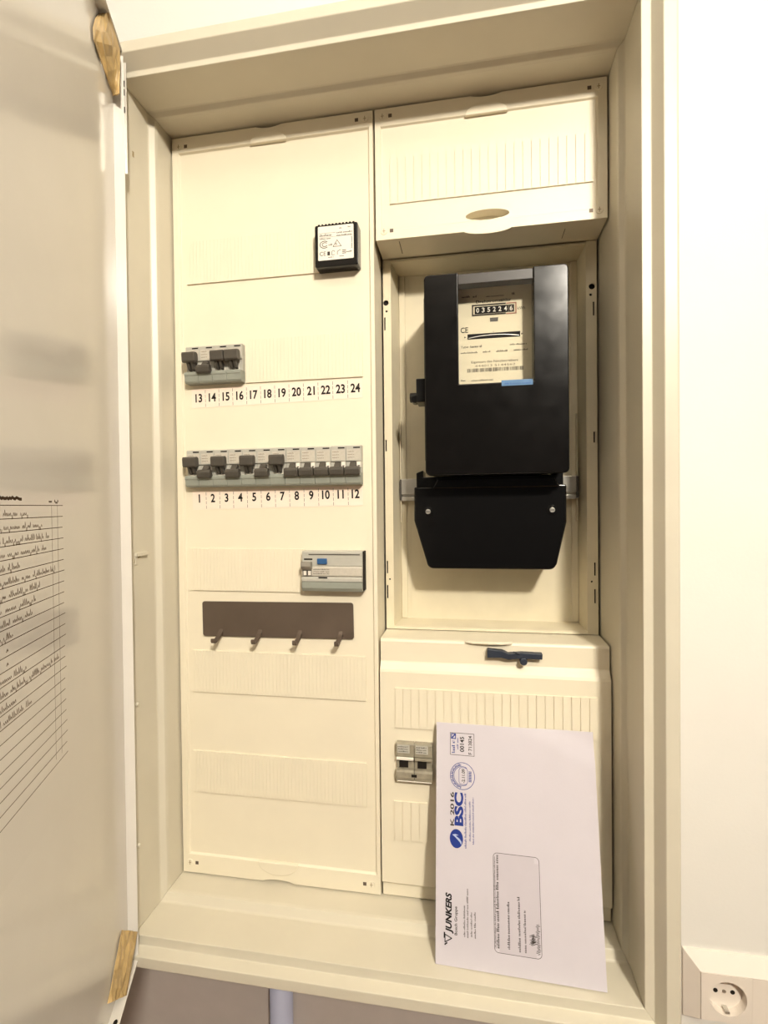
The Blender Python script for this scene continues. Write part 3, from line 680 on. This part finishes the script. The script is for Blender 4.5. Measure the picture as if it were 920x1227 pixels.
eline('sender_emblem', [(9.6, 27.4), (9.6, 20.6), (16.4, 24.6)], .9, PRINT, True); eline('sender_emblem', [(9.4, 18.4), (11.6, 20.2)], 1.3, PRINT); eline('sender_emblem', [(9.0, 29.0), (9.0, 24.4)], 1.4, PRINT)
etext('sender_group', 'Bosch Gruppe', 21.8, 28.0, 2.6, 25.6, PRINTG, .08)
efake('sender_print', [(29.8, 27.8, 55.6, 1.7), (33.0, 27.2, 71, 1.7), (36.8, 28.5, 50.4, 1.7), (40.4, 27.6, 51, 1.7)], PRINTG, 14)
wp = rrect(58.6, 103.6, 18.6, 107.4, 4, 5)
mb = MB(); NWX, NWZ = 10, 16
gv = [[mb.bm.verts.new((59+44.2*i/NWX, 0, 19+88*j/NWZ)) for i in range(NWX+1)] for j in range(NWZ+1)]
for j in range(NWZ):
    for i in range(NWX):
        if (i in (0, NWX-1)) and (j in (0, NWZ-1)): continue
        mb.bm.faces.new((gv[j][i], gv[j][i+1], gv[j+1][i+1], gv[j+1][i]))
conform(mb.build('address_window', WINM, en, local=True), .06)
eline('window_edge', wp, .45, PRINTG, True)
efake('address_print', [(63.4, 22.4, 106, 2.7), (60.2, 22, 104, 1.2), (73.6, 23, 64.6, 2.4), (83.8, 22, 70, 2.4), (89.2, 22, 59, 2.2)], PRINTG, 17)
mb = MB(); rg_ = random.Random(6)
pts = []
for k in range(16): pts += [(92+rg_.uniform(0, 3), 29+k*.6), (96+rg_.uniform(0, 3.5), 31+k*.55)]
mb.ribbon(pts, .35, (0, 0, 0), X, Z)
pts = []
for k in range(18): pts += [(98+rg_.uniform(0, 2), 22+k*1.5), (101.4+rg_.uniform(0, 1.4), 22.8+k*1.5)]
mb.ribbon(pts, .35, (0, 0, 0), X, Z)
conform(mb.build('signature', PRINTG, en, local=True))

# ------------------------------------------------------------------ wall socket
so = thing('wall_socket', 'white wall socket in a wide frame on the wall beside the cabinet', 'socket', (690, 100, -139))
fx0, fx1, fz0, fz1, fy = 608.0, 763.0, -180.5, -97.0, 86.5
sec = [(0, 100), (0, 96.5), (1, 95.6), (1.0, fy), (1.0, 100)]     # share of the bevel, depth
rings = []
for (cx_, cz_) in ((0, 0), (1, 0), (1, 1), (0, 1)):
    ring = []
    for k_, (t_, yy) in enumerate(((0, 99.9), (0, 97), (1, fy), (1, 99.9))):
        ring.append(((fx0+15.5*t_) if not cx_ else (fx1-15.5*t_), yy, (fz0+8*t_) if not cz_ else (fz1-17.5*t_)))
    rings.append(ring)
mbf = MB()
mbf._f([p for r in rings for p in r], [(4*a+k_, 4*((a+1) % 4)+k_, 4*((a+1) % 4)+(k_+1) % 4, 4*a+(k_+1) % 4) for a in range(4) for k_ in range(4)])
mbf.box(680.2, 696.6, fy, 99.9, -172.4, -114.6)
mbf.build('frame', SOCKM, so)
ix0, ix1, iz0, iz1, icx, icz, icr = 624.0, 679.8, -172.0, -115.0, 653.5, -143.5, 20.5
mbi = MB()
mbi.prism([(icx, iz0), (icx, icz-icr)] + arc(icx, icz, icr, icr, 270, 90, 24)[1:] + [(icx, iz1), (ix0, iz1), (ix0, iz0)], 'y', 86, 98.8)
mbi.prism([(icx, iz1), (icx, icz+icr)] + arc(icx, icz, icr, icr, 90, -90, 24)[1:] + [(icx, iz0), (ix1, iz0), (ix1, iz1)], 'y', 86, 98.8)
mbi.build('insert', SOCKM, so)
MB().cyl((653.5, -143.5), 'y', 20.4, 96.5, 98.6, 40).build('cup_floor', SOCKM, so)
for x in (644, 663): MB().cyl((x, -143.5), 'y', 2.6, 96.2, 96.6, 16).build('pin_hole', DARK, so)
MB().cyl((653.5, -143.5), 'y', 2.2, 95.8, 96.8, 14).build('centre_screw', STEEL, so)
for z in (-125.5, -161.5): MB().box(651, 656, 87.5, 96.4, z-1.4, z+1.4).build('earth_clip', STEEL, so, .3)
MB().box(697.4, 745.6, 86, 98.8, -171.2, -115.8).build('blank_insert', SOCKM, so, .5)

# added grey panel for the dark area below, added pipe for a bluish highlight
gp = MB().box(-420, 515, 90, 99.8, -1100, -30).build('stand_in_panel', mat('panel_grey', (184, 174, 168), .4, .4, var=.03), None, 1.0, origin=(47, 95, -1100))
tag(gp, 'plain grey panel added over the wall to match the dark area under the cabinet', 'panel')
cd = thing('highlight_pipe', 'pale vertical pipe added as a bluish highlight below the cabinet', 'painted highlight', (96, 74.4, -1100))
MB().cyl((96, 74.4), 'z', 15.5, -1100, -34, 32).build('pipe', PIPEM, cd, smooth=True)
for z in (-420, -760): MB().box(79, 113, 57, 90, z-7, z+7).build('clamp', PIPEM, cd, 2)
